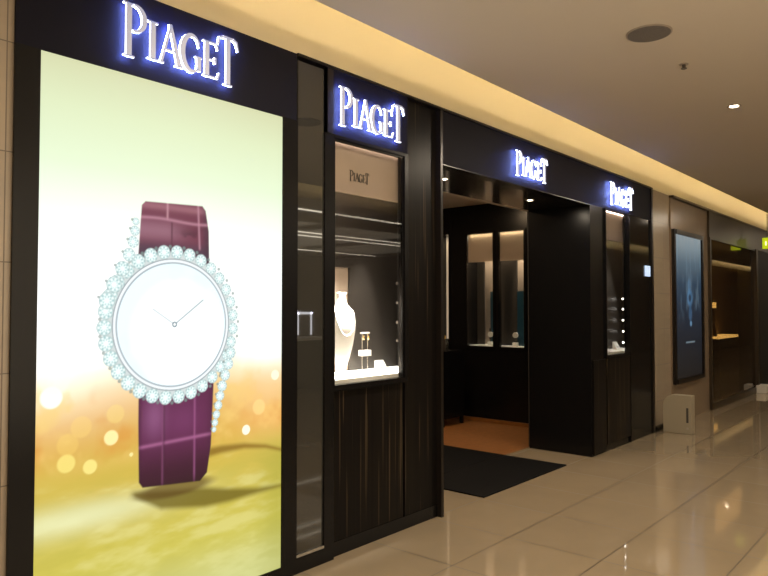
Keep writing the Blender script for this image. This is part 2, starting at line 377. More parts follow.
# curved shadows of the strap
def band(xs, zsb, th, col, a, soft):
    zc = np.interp(U, xs, zsb); tt = np.interp(U, xs, th)
    d = np.abs(Z - zc) - tt
    mask = (1 - sm(-soft, soft, d)) * sm(xs[0] - 0.02, xs[0] + 0.03, U); mix(S(col), a * mask)
band([0.86, 0.95, 1.1, 1.25, 1.36], [0.800, 0.805, 0.800, 0.775, 0.74], [0.022, 0.02, 0.014, 0.010, 0.008], (130, 96, 20), 0.85, 0.016)
band([0.44, 0.6, 0.85, 1.0, 1.2, 1.36], [0.675, 0.615, 0.575, 0.555, 0.54, 0.535], [0.01, 0.045, 0.05, 0.035, 0.014, 0.006], (110, 96, 22), 0.9, 0.02)
mix(S((90, 66, 18)), 0.8 * (1 - sm(0.6, 1.15, np.hypot((U - 0.68) / 0.24, (Z - 0.655) / 0.045))))
# strap
rot = 0.0
def poly_mask(pts, soft=0.004):
    inside = np.full(U.shape, 1e9)
    n = len(pts)
    for i in range(n):
        (x0, y0), (x1, y1) = pts[i], pts[(i+1) % n]; L = math.hypot(x1-x0, y1-y0)
        inside = np.minimum(inside, ((x1-x0)*(Z-y0) - (y1-y0)*(U-x0)) / L)
    return sm(-soft, soft, inside)
up = poly_mask([(0.462, 1.78), (0.868, 1.73), (0.862, 1.95), (0.842, 2.055), (0.822, 2.078), (0.50, 2.066), (0.480, 2.045), (0.474, 1.95)])
base = np.zeros_like(C); tz = sm(1.80, 2.08, Z)
base[:] = S((108, 50, 72)); b2 = S((150, 104, 122))
k = (np.exp(-((Z - 1.93) / 0.05)**2) * 0.8 * (1 - sm(0.6, 0.8, U)))[..., None]; base = base * (1 - k) + b2 * k
k = (np.exp(-((Z - 2.05) / 0.02)**2) * 0.5)[..., None]; base = base * (1 - k) + S((176, 120, 132)) * k
k = ((1 - sm(1.83, 1.90, Z)) * 0.8)[..., None]; base = base * (1 - k) + S((66, 52, 72)) * k
k = (sm(0.80, 0.86, U) * 0.7)[..., None]; base = base * (1 - k) + S((62, 40, 58)) * k
k = (sm(0.62, 0.75, U) * np.exp(-((Z - 1.90) / 0.045)**2) * sm(0.4, 0.6, noise2(U, Z, 9, 8)) * 0.8)[..., None]; base = base * (1 - k) + S((60, 25, 45)) * k
for (a0, b0, wd, cc, zlo, zhi, tilt) in ((0.62, 0, 0.006, (190, 140, 152), 1.99, 2.1, 0), (0.80, 0, 0.006, (180, 130, 146), 1.85, 2.1, 0.1), (0.645, 0, 0.005, (84, 40, 60), 1.8, 1.98, 0)):
    k = (np.exp(-((U - a0 - tilt * (2.0 - Z) * 0.5) / wd)**2) * sm(zlo - .01, zlo + .01, Z) * (1 - sm(zhi - .01, zhi + .01, Z)) * 0.8)[..., None]
    base = base * (1 - k) + S(cc) * k
k = (np.exp(-((Z - 1.985 - 0.006 * np.sin(U * 14)) / 0.008)**2) * 0.7)[..., None]; base = base * (1 - k) + S((186, 132, 150)) * k
mix(base, up)
lo = poly_mask([(0.480, 0.72), (0.50, 0.692), (0.82, 0.664), (0.862, 0.70), (0.885, 0.84), (0.905, 1.30), (0.474, 1.30), (0.474, 1.0)])
base[:] = S((92, 30, 72)); k = ((1 - sm(0.70, 0.95, Z)))[..., None]; base = base * (1 - k) + S((54, 10, 36)) * k
k = (np.exp(-(((U - 0.56) / 0.06)**2 + ((Z - 1.02) / 0.10)**2)) * 0.6)[..., None]; base = base * (1 - k) + S((150, 92, 138)) * k
k = (np.exp(-(((U - 0.72) / 0.10)**2 + ((Z - 0.99) / 0.09)**2)) * 0.4)[..., None]; base = base * (1 - k) + S((128, 62, 112)) * k
k = (np.exp(-((Z - 0.885 - 0.03 * (U - 0.5)) / 0.009)**2) * 0.75)[..., None]; base = base * (1 - k) + S((168, 98, 142)) * k
for a0, st in ((0.605, 0.45), (0.785, 0.6)):
    k = (np.exp(-((U - a0) / 0.006)**2) * st)[..., None]; base = base * (1 - k) + S((160, 88, 136)) * k
k = (np.exp(-((U - 0.61) / 0.008)**2) * 0.5)[..., None]; base = base * (1 - k) + S((50, 10, 36)) * k
k = ((1 - sm(0.66, 0.72, Z)) * 0.7)[..., None]; base = base * (1 - k) + S((40, 12, 20)) * k
k = ((sm(0.84, 0.9, U) + (1 - sm(0.48, 0.5, U))) * 0.4)[..., None]; base = base * (1 - k) + S((56, 14, 44)) * k
mix(base, lo)
# case, diamonds and dial
CX, CZ, RD = 0.665, 1.468, 0.302
R = np.hypot(U - CX, Z - CZ); TH = np.arctan2(Z - CZ, U - CX)
mix(S((206, 216, 216)), 1 - sm(0.352, 0.368, R))
def gem(u, z, r, seed):
    d = np.hypot(U - u, Z - z) / r; th = np.arctan2(Z - z, U - u)
    m = 1 - sm(0.9, 1.06, d)
    fac = 0.5 + 0.5 * np.cos(8 * th + seed) * np.cos(d * 9 + seed * 2)
    fac = fac * sm(0.1, 0.5, d) * 0.95 + 0.25 * noise2(U, Z, 40, 9)
    col = S((246, 255, 252))[None, None] * 1.1 * (1 - fac[..., None]) + S((168, 202, 204))[None, None] * fac[..., None]
    edge = (np.exp(-((d - 1.0) / 0.15)**2) * 0.6)[..., None]
    col = col * (1 - edge) + S((140, 160, 160)) * edge
    mix(col, m)
def prong(u, z, r=0.009): mix(S((120, 140, 138)), 0.75 * (1 - sm(r * 0.6, r * 1.3, np.hypot(U - u, Z - z))))
ng = 31
for i in range(ng):
    a = math.radians(100) - i * 2 * math.pi / ng
    big = 0.004 * math.cos(a - math.pi)
    rr = 0.361 + big; gem(CX + rr * math.cos(a), CZ + rr * math.sin(a), 0.0355 + big * 0.8, i * 1.7)
    b = a + math.pi / ng; prong(CX + 0.388 * math.cos(b), CZ + 0.388 * math.sin(b))
for (u, z, r) in ((0.451, 1.963, 0.019), (0.447, 1.918, 0.025), (0.438, 1.864, 0.029), (0.418, 1.802, 0.033), (0.386, 1.735, 0.037), (0.346, 1.659, 0.040), (0.312, 1.584, 0.041),
                  (1.006, 1.310, 0.033), (0.992, 1.252, 0.032), (0.972, 1.194, 0.031), (0.953, 1.138, 0.030), (0.940, 1.087, 0.027), (0.929, 1.038, 0.025), (0.918, 0.991, 0.023), (0.909, 0.950, 0.020), (0.903, 0.915, 0.015)):
    gem(u, z, r, u * 60); prong(u - r, z + r * 0.4, 0.007)
mix(S((150, 160, 166)), 1 - sm(0.326, 0.331, R)); mix(S((238, 244, 246)), 1 - sm(0.321, 0.325, R))
mix(S((158, 172, 180)), 1 - sm(0.308, 0.313, R)); 
di = 1 - sm(0.300, 0.305, R); dd = S((250, 255, 255)) * 1.12; mix(dd, di)
mix(S((190, 222, 236)), di * np.clip(sm(0.20, 0.30, np.hypot(U - CX - 0.035, Z - CZ + 0.045)), 0, 1) * 0.45)
mix(S((214, 240, 226)), di * 0.25 * sm(0.5, 0.8, noise2(U, Z, 6, 31)))
def line(x0, y0, x1, y1, w, col, a):
    L = math.hypot(x1-x0, y1-y0); tx, ty = (x1-x0)/L, (y1-y0)/L
    s_ = np.clip((U-x0)*tx + (Z-y0)*ty, 0, L); d = np.hypot(U-x0-s_*tx, Z-y0-s_*ty); mix(S(col), a * (1 - sm(w*0.6, w*1.4, d)))
line(CX, CZ, 0.83, 1.591, 0.004, (140, 158, 168), 0.75); line(CX, CZ, 0.545, 1.545, 0.004, (160, 176, 184), 0.6)
mix(S((120, 140, 150)), 1 - sm(0.012, 0.017, np.hypot(U-CX, Z-CZ))); mix(S((250, 255, 255)), 1 - sm(0.006, 0.009, np.hypot(U-CX, Z-CZ)))
# build the print as a mesh
vs = np.stack([U, np.full_like(U, 0.0), Z], -1).reshape(-1, 3)
idx = np.arange(nu * nz).reshape(nz, nu)
q = np.stack([idx[:-1, :-1], idx[:-1, 1:], idx[1:, 1:], idx[1:, :-1]], -1).reshape(-1, 4)
def grid_mesh(name, vs, q, cols, mat, parent):
    me = bpy.data.meshes.new(name)
    me.vertices.add(len(vs)); me.vertices.foreach_set('co', vs.ravel())
    me.loops.add(q.size); me.loops.foreach_set('vertex_index', q.ravel().astype(np.int32))
    me.polygons.add(len(q)); me.polygons.foreach_set('loop_start', np.arange(0, q.size, 4, dtype=np.int32))
    me.polygons.foreach_set('loop_total', np.full(len(q), 4, np.int32))
    me.update(calc_edges=True)
    ca = me.color_attributes.new('print', 'FLOAT_COLOR', 'POINT')
    ca.data.foreach_set('color', np.concatenate([cols.reshape(-1, 3), np.ones((len(vs), 1))], 1).astype(np.float32).ravel())
    me.materials.append(mat)
    o = bpy.data.objects.new(name, me); COL.objects.link(o); o.parent = parent
    return o
po = grid_mesh('poster', vs, q, C, vcol_emit('backlit_print', 1.12), lb)
po.location = (0.103, 0.008, 0)
md = po.modifiers.new('thick', 'SOLIDIFY'); md.thickness = 0.003; md.offset = -1
po['label'] = 'glowing poster of a jewelled wristwatch with purple strap'

# ------------------------------------------------------------------ raised letters
def stroke(pts, w):     # pts list of (u,v,halfwidth) -> quads
    out = []
    for i in range(len(pts) - 1):
        (x0, y0, a), (x1, y1, b) = pts[i], pts[i+1]
        L = math.hypot(x1-x0, y1-y0); nx, ny = -(y1-y0)/L, (x1-x0)/L
        out.append([(x0-nx*a, y0-ny*a), (x1-nx*b, y1-ny*b), (x1+nx*b, y1+ny*b), (x0+nx*a, y0+ny*a)])
    return out
def ring(cx, cy, rx, ry, a0, a1, w0, w1, n=16, sw=None):
    """crescent arc: half widths go w0 (ends) to w1 (middle)"""
    P = []
    for i in range(n + 1):
        t = i / n; a = math.radians(a0 + (a1 - a0) * t)
        wv = w0 + (w1 - w0) * math.sin(math.pi * t)
        P.append((cx + rx*math.cos(a), cy + ry*math.sin(a), wv))
    inn = []; 
    for i in range(n + 1):
        x, y, wv = P[i]
        xa, ya, _ = P[max(0, i-1)]; xb, yb, _ = P[min(n, i+1)]
        L = math.hypot(xb-xa, yb-ya); nx, ny = -(yb-ya)/L, (xb-xa)/L
        inn.append(((x-nx*wv, y-ny*wv), (x+nx*wv, y+ny*wv)))
    return [[inn[i][0], inn[i+1][0], inn[i+1][1], inn[i][1]] for i in range(n)]
# unit: metres for a word 0.655 wide; u right, v up
def word(kk=1.0):
    s = 0.0135 * kk; t = 0.004 * kk
    L = []
    # P
    L.append(stroke([(0.030, 0.0, s), (0.030, 0.255, s)], 0) + stroke([(0.004, 0.004, t), (0.058, 0.004, t)], 0) + stroke([(0.004, 0.251, t), (0.05, 0.251, t)], 0)
             + ring(0.058, 0.190, 0.052, 0.062, 95, -100, 0.004, 0.012))
    # I
    L.append(stroke([(0.154, 0.018, s), (0.154, 0.205, s)], 0) + stroke([(0.127, 0.022, t), (0.181, 0.022, t)], 0) + stroke([(0.127, 0.201, t), (0.181, 0.201, t)], 0))
    # A
    L.append(stroke([(0.253, 0.218, 0.006), (0.199, 0.022, 0.006)], 0) + stroke([(0.247, 0.220, 0.008), (0.300, 0.022, s)], 0)
             + stroke([(0.186, 0.022, t), (0.214, 0.022, t)], 0) + stroke([(0.276, 0.022, t), (0.322, 0.022, t)], 0) + stroke([(0.222, 0.090, 0.004), (0.280, 0.090, 0.004)], 0))
    # G
    L.append(ring(0.372, 0.112, 0.055, 0.092, 48, 312, 0.004, 0.014, 26) + stroke([(0.412, 0.030, 0.012), (0.412, 0.098, 0.012)], 0) + stroke([(0.392, 0.100, t), (0.430, 0.100, t)], 0)
             + stroke([(0.408, 0.180, 0.006), (0.414, 0.150, 0.002)], 0))
    # E
    L.append(stroke([(0.460, 0.018, s), (0.460, 0.205, s)], 0) + stroke([(0.438, 0.022, t), (0.530, 0.022, t)], 0) + stroke([(0.438, 0.201, t), (0.520, 0.201, t)], 0)
             + stroke([(0.470, 0.112, t), (0.512, 0.112, t)], 0) + stroke([(0.512, 0.096, 0.005), (0.512, 0.128, 0.005)], 0) + stroke([(0.518, 0.203, 0.005), (0.530, 0.170, 0.003)], 0) + stroke([(0.526, 0.020, 0.005), (0.538, 0.055, 0.003)], 0))
    # T
    L.append(stroke([(0.592, 0.0, s), (0.592, 0.258, s)], 0) + stroke([(0.565, 0.004, t), (0.619, 0.004, t)], 0)
             + stroke([(0.540, 0.246, 0.006), (0.560, 0.255, 0.007), (0.624, 0.255, 0.007), (0.646, 0.246, 0.006)], 0)
             + stroke([(0.540, 0.250, 0.005), (0.528, 0.205, 0.004)], 0) + stroke([(0.644, 0.250, 0.006), (0.658, 0.200, 0.004)], 0))
    return L
def prism(quads, y0, y1, k=1.0):
    mb = MB()
    for q_ in quads:
        ar = sum(q_[i][0]*q_[(i+1) % 4][1] - q_[(i+1) % 4][0]*q_[i][1] for i in range(4))
        if ar < 0: q_ = q_[::-1]
        vs_ = [(x*k, y0, z*k) for x, z in q_] + [(x*k, y1, z*k) for x, z in q_]
        mb.add(vs_, [(0,1,2,3), (7,6,5,4), (1,0,4,5), (2,1,5,6), (3,2,6,7), (0,3,7,4)])
    return mb
WORD = word()
HALO = word(0.55)
def sign(x, z, k, label, front=3.0):
    r = empty('shop_sign', (x, front, z), label, 'sign', 'backlit name signs on the shopfront')
    for L, HL in zip(WORD, HALO):
        l = prism(L, -0.039, -0.027, k).build('letter', M['led_side'], r)
        prism(L, -0.0405, -0.0393, k).build('letter_face', M['face'], l)
        prism(HL, -0.0268, -0.0255, k).build('halo_light', M['led_halo'], l)
    return r
sign(1.585, 2.728, 1.0, 'large blue-white backlit letter sign above the glowing watch poster')
sign(3.025, 2.694, 0.98, 'blue-white backlit letter sign above the window with the white necklace bust')
sign(5.222, 2.706, 0.88, 'white backlit letter sign over the dark entrance')
sign(7.285, 2.690, 1.0, 'rightmost backlit letter sign, above the narrow right window')

# ------------------------------------------------------------------ vitrine in the left bay
w = struct('window_3', MB().box((3.02, 3.01, 1.067), (3.035, 3.03, 2.62)).box((3.705, 3.01, 1.067), (3.72, 3.03, 2.62)).box((3.035, 3.01, 2.605), (3.705, 3.03, 2.62)), M['black'])
box((3.035, 3.016, 1.067), (3.705, 3.022, 2.605)).build('pane', M['glass'], w)
MB().box((3.02, 3.402, 1.10), (4.12, 3.415, 2.63)).build('backdrop', M['beige_fabric'], w)
MB().box((3.56, 3.385, 1.10), (4.12, 3.40, 2.375)).box((3.02, 3.385, 1.84), (3.56, 3.40, 2.375)).build('dark_panel', M['taupe_panel'], w)
MB().box((4.105, 3.07, 1.10), (4.122, 3.385, 2.63)).build('side_panel', M['taupe_panel'], w)
MB().box((3.03, 3.06, 1.0605), (4.10, 3.38, 1.09)).build('plinth', M['white'], w)
MB().box((3.03, 3.06, 1.0905), (4.10, 3.38, 1.10)).build('lit_top', M['base_glow'], w)
MB().box((3.022, 3.075, 2.30), (3.735, 3.085, 2.635)).build('hanging_panel', M['beige_fabric'], w)
MB().box((3.022, 3.062, 2.632), (3.735, 3.072, 2.639)).build('light_line', M['line'], w)
tl = prism(sum(WORD, []), -0.004, -0.001, 0.29).build('panel_lettering', M['ink'], w); tl.location = (3.232, 3.075, 2.385)

b = empty('necklace_bust', (3.31, 3.22, 1.10), 'tall glowing white necklace bust tapering to a narrow foot in the left window', 'display bust')
prof = [(0.030, 0.0), (0.036, 0.02), (0.045, 0.05), (0.075, 0.12), (0.105, 0.21), (0.124, 0.30), (0.126, 0.36), (0.112, 0.415), (0.075, 0.455), (0.045, 0.480), (0.036, 0.515), (0.040, 0.545), (0.042, 0.555)]
MB().lathe((0, 0, 0), prof, 0.42, 40).build('bust', M['bust'], b, smooth=True)
nk = MB()
for i in range(34):
    a = math.pi * (1.0 + i / 33.0) ; x = 0.092 * math.cos(a); zz_ = 0.43 + 0.165 * math.sin(a)
    rad = np.interp(zz_, [p_[1] for p_ in prof], [p_[0] for p_ in prof]); 
    yy = -0.42 * math.sqrt(max(0.0, rad**2 - x*x)) - 0.004
    nk.sphere((x, yy, zz_), 0.0055, 5)
nk.build('necklace', M['steel'], b, smooth=True)
p = empty('display_post', (3.255, 3.34, 1.10), 'slim upright beige post rising behind the white necklace bust', 'post')
MB().box((-0.028, -0.012, 0.004), (0.028, 0.012, 0.74)).build('post', M['beige_fabric'], p)
MB().box((-0.05, -0.03, 0), (0.05, 0.03, 0.004)).build('foot', M['white'], p)
e = empty('earring_stand', (3.545, 3.22, 1.10), 'small two-tier white and steel jewellery stand beside the bust', 'display stand')
MB().box((-0.05, -0.04, 0), (0.05, 0.04, 0.006)).build('base', M['white'], e)
for sx in (-0.028, 0.028): MB().cyl((sx, 0, 0.006), 0.003, 0.264, n=10).build('rod', M['steel'], e)
MB().box((-0.045, -0.02, 0.115), (0.045, 0.02, 0.155)).build('block', M['white'], e)
MB().box((-0.042, -0.008, 0.270), (0.042, 0.008, 0.280)).build('bar', M['white'], e)
for sx in (-0.025, 0.025):
    MB().sphere((sx, -0.012, 0.25), 0.006, 6).sphere((sx, -0.012, 0.235), 0.008, 6).cyl((sx, -0.012, 0.258), 0.0012, 0.012, n=6).build('earring', M['gold'], e, smooth=True)
def card(x, y, z, w_, h_, label):
    r = empty('price_card', (x, y, z), label, 'card')
    mb = MB(); t_ = 0.35
    mb.add([(-w_/2, -0.03, 0), (w_/2, -0.03, 0), (w_/2, 0.03, 0), (-w_/2, 0.03, 0), (-w_/2, 0.022, h_), (w_/2, 0.022, h_), (w_/2, 0.03, h_), (-w_/2, 0.03, h_)],
           [(0,3,2,1), (4,5,6,7), (0,1,5,4), (1,2,6,5), (2,3,7,6), (3,0,4,7)])
    mb.build('block', M['card'], r, bevel=0.002)
    MB().add([(-w_*0.3, -0.0135, h_*0.35), (w_*0.3, -0.0135, h_*0.35), (w_*0.3, -0.0125, h_*0.4), (-w_*0.3, -0.0125, h_*0.4)], [(0, 1, 2, 3)]).build('print', M['ink'], r)
    return r
card(3.70, 3.20, 1.10, 0.09, 0.075, 'little slanted white card on the plinth of the left window')
def spot_rail(x, y, z0, z1, zs_, label, lit='lens'):
    r = empty('spotlight_rail', (x, y, 0), label, 'spotlight rail')
    MB().box((-0.008, -0.008, z0), (0.008, 0.008, z1)).build('rail', M['black_matte'], r)
    for z_ in zs_:
        s_ = MB().cyl((-0.038, -0.012, z_), 0.013, 0.03, 'x', 14).build('spotlight', M['grey'], r)
        MB().cyl((-0.040, -0.012, z_), 0.011, 0.002, 'x', 14).build('lens', M[lit], s_)
    return r
spot_rail(4.092, 3.36, 1.10, 2.6, (1.74, 1.59, 1.44, 1.30), 'black rail with four tiny spotlights at the side of the left window', 'trimring')

# ------------------------------------------------------------------ vitrine in the right bay
w = struct('window_4', MB().box((7.19, 3.01, 1.035), (7.20, 3.03, 2.63)).box((7.84, 3.01, 1.035), (7.85, 3.03, 2.63)), M['black'])
box((7.20, 3.016, 1.035), (7.84, 3.022, 2.64)).build('pane', M['glass'], w)
MB().box((7.19, 3.345, 1.04), (8.59, 3.358, 2.63)).box((8.585, 3.05, 1.04), (8.598, 3.345, 2.63)).build('dark_panel', M['taupe_panel'], w)
MB().box((7.19, 3.075, 2.32), (7.90, 3.085, 2.635)).build('hanging_panel', M['beige_fabric'], w)
MB().box((7.19, 3.062, 2.632), (7.90, 3.072, 2.639)).build('light_line', M['line'], w)
MB().box((7.19, 3.05, 1.0005), (8.58, 3.34, 1.05)).build('plinth', M['white'], w)
card(8.12, 3.25, 1.05, 0.11, 0.09, 'little slanted white card in the narrow right window')
spot_rail(8.46, 3.30, 1.05, 2.4, (1.664, 1.537, 1.398, 1.259, 1.12), 'black rail with five tiny bright spotlights in the right window')
o = MB().box((8.40, 2.992, 1.94), (8.56, 3.004, 2.07)).build('sign_reflection', M['glint'])  # reflection of a lit sign, built as a small emissive panel
tag(o, 'tiny blue-white glowing patch standing in for a reflection on the black glass beside the right window', 'glint')

# ------------------------------------------------------------------ shop interior
struct('wall_interior_right', MB().box((7.97, 3.72, 0), (8.9, 6.4, 1.0)).box((7.97, 3.72, 1.0), (8.9, 4.41, 2.60)).box((7.97, 5.32, 1.0), (8.9, 5.62, 2.60)).box((7.97, 4.80, 1.0), (8.03, 4.89, 2.60))
       .box((7.97, 3.72, 2.60), (8.9, 6.4, 3.0)).box((8.45, 4.41, 1.0), (8.9, 6.4, 2.6)).box((7.97, 5.9, 1.0), (8.45, 6.4, 2.6)), M['black'])
struct('wall_interior_back', box((2.6, 6.4, 0), (9.0, 6.6, 3.0)), M['dark_room'])
struct('wall_interior_left', MB().box((2.5, 3.72, 0), (2.7, 6.4, 3.0)).box((2.7, 3.72, 0), (4.12, 3.76, 3.0)).box((6.86, 3.722, 0), (7.97, 3.76, 3.0)), M['dark_room'])
struct('ceiling_interior', MB().box((2.7, 3.72, 2.98), (8.0, 6.4, 3.05)).box((4.12, 3.72, 2.64), (6.86, 3.78, 2.98)), M['ceiling'])
struct('floor_interior', box((2.7, 3.745, 0.0), (7.97, 6.4, 0.004)), M['carpet'])
struct('baseboard_interior', box((7.94, 3.76, 0.004), (7.97, 6.4, 0.05)), M['carpet'])
o = MB().box((4.78, 3.03, 0.0), (6.28, 3.735, 0.012)).box((4.78, 3.735, 0.0045), (6.28, 5.3, 0.012)).build('door_mat', M['mat'], bevel=0.003)
tag(o, 'large black entrance mat lying from the threshold into the shop', 'mat')
n = 5
for (y0, y1) in ((4.42, 4.80), (4.89, 5.31)):
    w = struct('window_%d' % n, MB().box((7.955, y0 - 0.03, 1.0), (7.975, y0, 2.60)).box((7.955, y1, 1.0), (7.975, y1 + 0.03, 2.60)).box((7.955, y0, 2.575), (7.975, y1, 2.60)).box((7.955, y0, 0.99), (7.975, y1, 1.028)), M['black']); n += 1
    box((7.975, y0, 1.03), (7.980, y1, 2.575)).build('pane', M['glass'], w)
    ym = y0 + (0.10 if n == 6 else 0.0)
    MB().box((8.42, y0 - 0.008, 1.03), (8.44, y1 + 0.4 if n > 6 else y1 + 0.08, 2.6)).build('backdrop', M['beige_fabric'], w)
    MB().box((8.0, y0, 2.185), (8.01, y1, 2.575)).build('hanging_panel', M['beige_fabric'], w)
    MB().box((8.02, y0, 1.0005), (8.44, y1, 1.035)).build('plinth', M['white'], w)
for (y0, y1, z1, nm, m_) in ((4.68, 4.99, 2.25, 'a', 'taupe_panel'), (5.20, 5.56, 2.25, 'b', 'taupe_panel')):
    MB().box((8.24, y0, 1.036), (8.26, y1, z1)).build('dark_panel', M[m_], bpy.data.objects['window_5' if nm == 'a' else 'window_6'])
for y0, y1, lbl in ((4.56, 4.655, 'right-hand'), (5.03, 5.08, 'left-hand')):
    MB().box((8.20, y0, 1.036), (8.22, y1, 1.78)).build('blue_panel', M['blue_glass'], bpy.data.objects['window_5' if y0 < 4.8 else 'window_6'])
def watch_stand(y, label):
    r = empty('watch_stand', (8.12, y, 1.035), label, 'watch stand', 'watch stands in the interior windows')
    MB().box((-0.03, -0.03, 0), (0.03, 0.03, 0.05)).build('base', M['white'], r)
    MB().cyl((0, 0, 0.05), 0.008, 0.06, n=10).build('neck', M['steel'], r)
    MB().cyl((-0.012, 0, 0.15), 0.038, 0.024, 'x', 20).build('watch', M['white'], r)
    MB().box((-0.004, -0.016, 0.185), (0.004, 0.016, 0.235)).build('strap', M['ink'], r); MB().box((-0.004, -0.016, 0.075), (0.004, 0.016, 0.112)).build('strap', M['ink'], r)
    return r
watch_stand(5.03, 'bright white watch stand at the front of the left-hand interior window')
watch_stand(4.64, 'white watch stand low in the right-hand interior window')
# niche further in, with chest of drawers in front of it
o = struct('window_7', MB().box((7.955, 5.59, 1.0), (7.975, 5.62, 2.78)).box((7.955, 5.90, 1.0), (7.975, 5.93, 2.78)), M['black'])
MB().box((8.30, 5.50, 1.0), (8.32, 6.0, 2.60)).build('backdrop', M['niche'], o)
ch = empty('drawer_chest', (7.45, 5.40, 0.004), 'dark low chest of drawers just inside the shop, left of the display windows', 'chest')
MB().box((-0.25, -0.22, 0.1), (0.25, 0.75, 0.98)).build('body', M['black'], ch)
for k in range(4):
    d = MB().box((-0.265, -0.20, 0.12 + k * 0.21), (-0.25, 0.73, 0.31 + k * 0.21)).build('drawer', M['brown_black'], ch)
    MB().box((-0.28, 0.0, 0.20 + k * 0.21), (-0.265, 0.14, 0.215 + k * 0.21)).build('handle', M['steel'], d)
for sx in (-0.22, 0.22):
    for sy in (-0.19, 0.72): MB().box((sx - 0.02, sy - 0.02, 0), (sx + 0.02, sy + 0.02, 0.1)).build('leg', M['black'], ch)
bt = empty('perfume_bottle', (7.40, 5.28, 0.984), 'small clear glass bottle standing on the dark chest inside', 'bottle')
MB().box((-0.04, -0.03, 0), (0.04, 0.03, 0.16)).build('bottle', M['steel'], bt, bevel=0.006)
MB().cyl((0, 0, 0.16), 0.015, 0.04, n=14).build('cap', M['gold'], bt)

# ------------------------------------------------------------------ small poster display on the stone wall
pd = empty('poster_display', (9.42, 3.01, 0.53), 'tall narrow dark-framed blue poster on the tan stone wall', 'poster display')
MB().box((0, -0.04, 0), (0.06, 0, 2.08)).box((1.22, -0.05, 0), (1.28, 0, 2.08)).box((0.06, -0.05, 0), (1.22, 0, 0.06)).box((0.06, -0.05, 2.02), (1.22, 0, 2.08)).box((0.06, -0.02, 0.06), (1.22, 0, 2.02)).build('frame', M['brown_black'], pd)
a1, a2 = 100, 170
U, Z = np.meshgrid(np.linspace(0, 1.16, a1), np.linspace(0, 1.96, a2)); C = np.zeros(U.shape + (3,))
st = [(0, (22, 20, 20)), (0.5, (20, 26, 36)), (0.9, (24, 36, 52)), (1.3, (36, 58, 78)), (1.6, (78, 98, 112)), (1.8, (118, 134, 142)), (1.96, (140, 150, 154))]
for k in range(3): C[..., k] = np.interp(Z, [s_[0] for s_ in st], [lin(s_[1])[k] for s_ in st])
mix(S((108, 134, 152)), 0.3 * sm(0.5, 0.75, noise2(U * 2.4, Z * 0.7, 5, 4)) * sm(0.7, 1.1, Z))
for (u, z, ru, rz, cc, a) in ((0.62, 1.10, 0.16, 0.16, (80, 128, 170), 0.8), (0.60, 1.28, 0.09, 0.12, (86, 124, 158), 0.6), (0.64, 0.88, 0.10, 0.13, (70, 110, 150), 0.6), (0.66, 0.74, 0.06, 0.05, (130, 180, 220), 0.7)):
    d = np.hypot((U - u) / ru, (Z - z) / rz); mix(S(cc), a * (1 - sm(0.5, 1.0, d)) * (0.4 + 0.6 * noise2(U, Z, 12, 2)))
mix(S((10, 22, 40)), 0.8 * (1 - sm(0.5, 1.0, np.hypot((U - 0.62) / 0.08, (Z - 1.10) / 0.07))))
for (u0, u1, z_) in ((0.42, 0.84, 0.48),):
    mix(S((120, 140, 150)), 0.7 * sm(u0, u0 + .02, U) * (1 - sm(u1 - .02, u1, U)) * (1 - sm(0.006, 0.014, np.abs(Z - z_))))
vs = np.stack([U, np.zeros_like(U), Z], -1).reshape(-1, 3); idx = np.arange(a1 * a2).reshape(a2, a1)
q = np.stack([idx[:-1, :-1], idx[:-1, 1:], idx[1:, 1:], idx[1:, :-1]], -1).reshape(-1, 4)
pm = vcol_emit('dim_blue_print', 0.95); 
o = grid_mesh('poster', vs, q, C, pm, pd); o.location = (0.06, -0.024, 0.06)
md = o.modifiers.new('thick', 'SOLIDIFY'); md.thickness = 0.002; md.offset = -1

# low cream stand with dark slot
fs = empty('floor_stand', (8.80, 2.60, 0), 'low cream rounded stand with a dark upright slot, on the floor by the stone wall', 'stand')
mb = MB(); pts = []
Wd, Hh, rr_ = 0.34, 0.47, 0.13
pts = [(0, 0), (0, Hh), (Wd - rr_, Hh)] + [(Wd - rr_ + rr_ * math.sin(a), Hh - rr_ + rr_ * math.cos(a)) for a in [math.pi / 2 * k / 8 for k in range(1, 9)]] + [(Wd, 0)]
n_ = len(pts)
mb.add([(0, y, z) for y, z in pts] + [(0.14, y, z) for y, z in pts], [tuple(range(n_)), tuple(reversed(range(n_, 2 * n_)))] + [((i + 1) % n_, i, n_ + i, n_ + (i + 1) % n_) for i in range(n_)])
mb.build('body', M['stand'], fs, bevel=0.006)
MB().box((-0.004, 0.035, 0.14), (0.0, 0.06, 0.32)).build('slot', M['ink'], fs)
MB().cyl((-0.004, 0.048, 0.07), 0.014, 0.004, 'x', 14).build('knob', M['trimring'], fs)

# ------------------------------------------------------------------ bronze glass shop
struct('wall_bronze_fascia', box((11.08, 2.98, 2.63), (16.5, 3.3, 3.03)), M['bronze'])
w = struct('window_8', MB().box((11.08, 2.97, 0), (11.14, 3.05, 2.63)).box((13.96, 2.95, 0), (14.08, 3.05, 2.63)).box((11.14, 2.97, 0), (13.96, 3.05, 0.10)).box((11.14, 2.97, 2.60), (13.96, 3.05, 2.63)), M['bronze'])
box((11.14, 3.0, 0.10), (13.96, 3.01, 2.60)).build('pane', M['bronze_glass'], w)
struct('wall_bronze_shop', MB().box((11.08, 5.2, 0), (22.2, 5.3, 3.0)).box((11.0, 3.3, 0), (11.08, 5.3, 3.0)).box((22.2, 3.3, 0), (22.3, 5.3, 3.0)), M['bronze_wall'])
struct('ceiling_bronze_shop', box((11.08, 3.3, 3.0), (22.3, 5.3, 3.05)), M['bronze'])
struct('wall_black_right', MB().box((14.08, 3.0, 0), (16.4, 3.3, 2.63)).box((16.5, 3.0, 0), (38, 3.4, 3.06)).box((16.4, 2.98, 0), (16.5, 3.3, 2.63)), M['black_matte'])
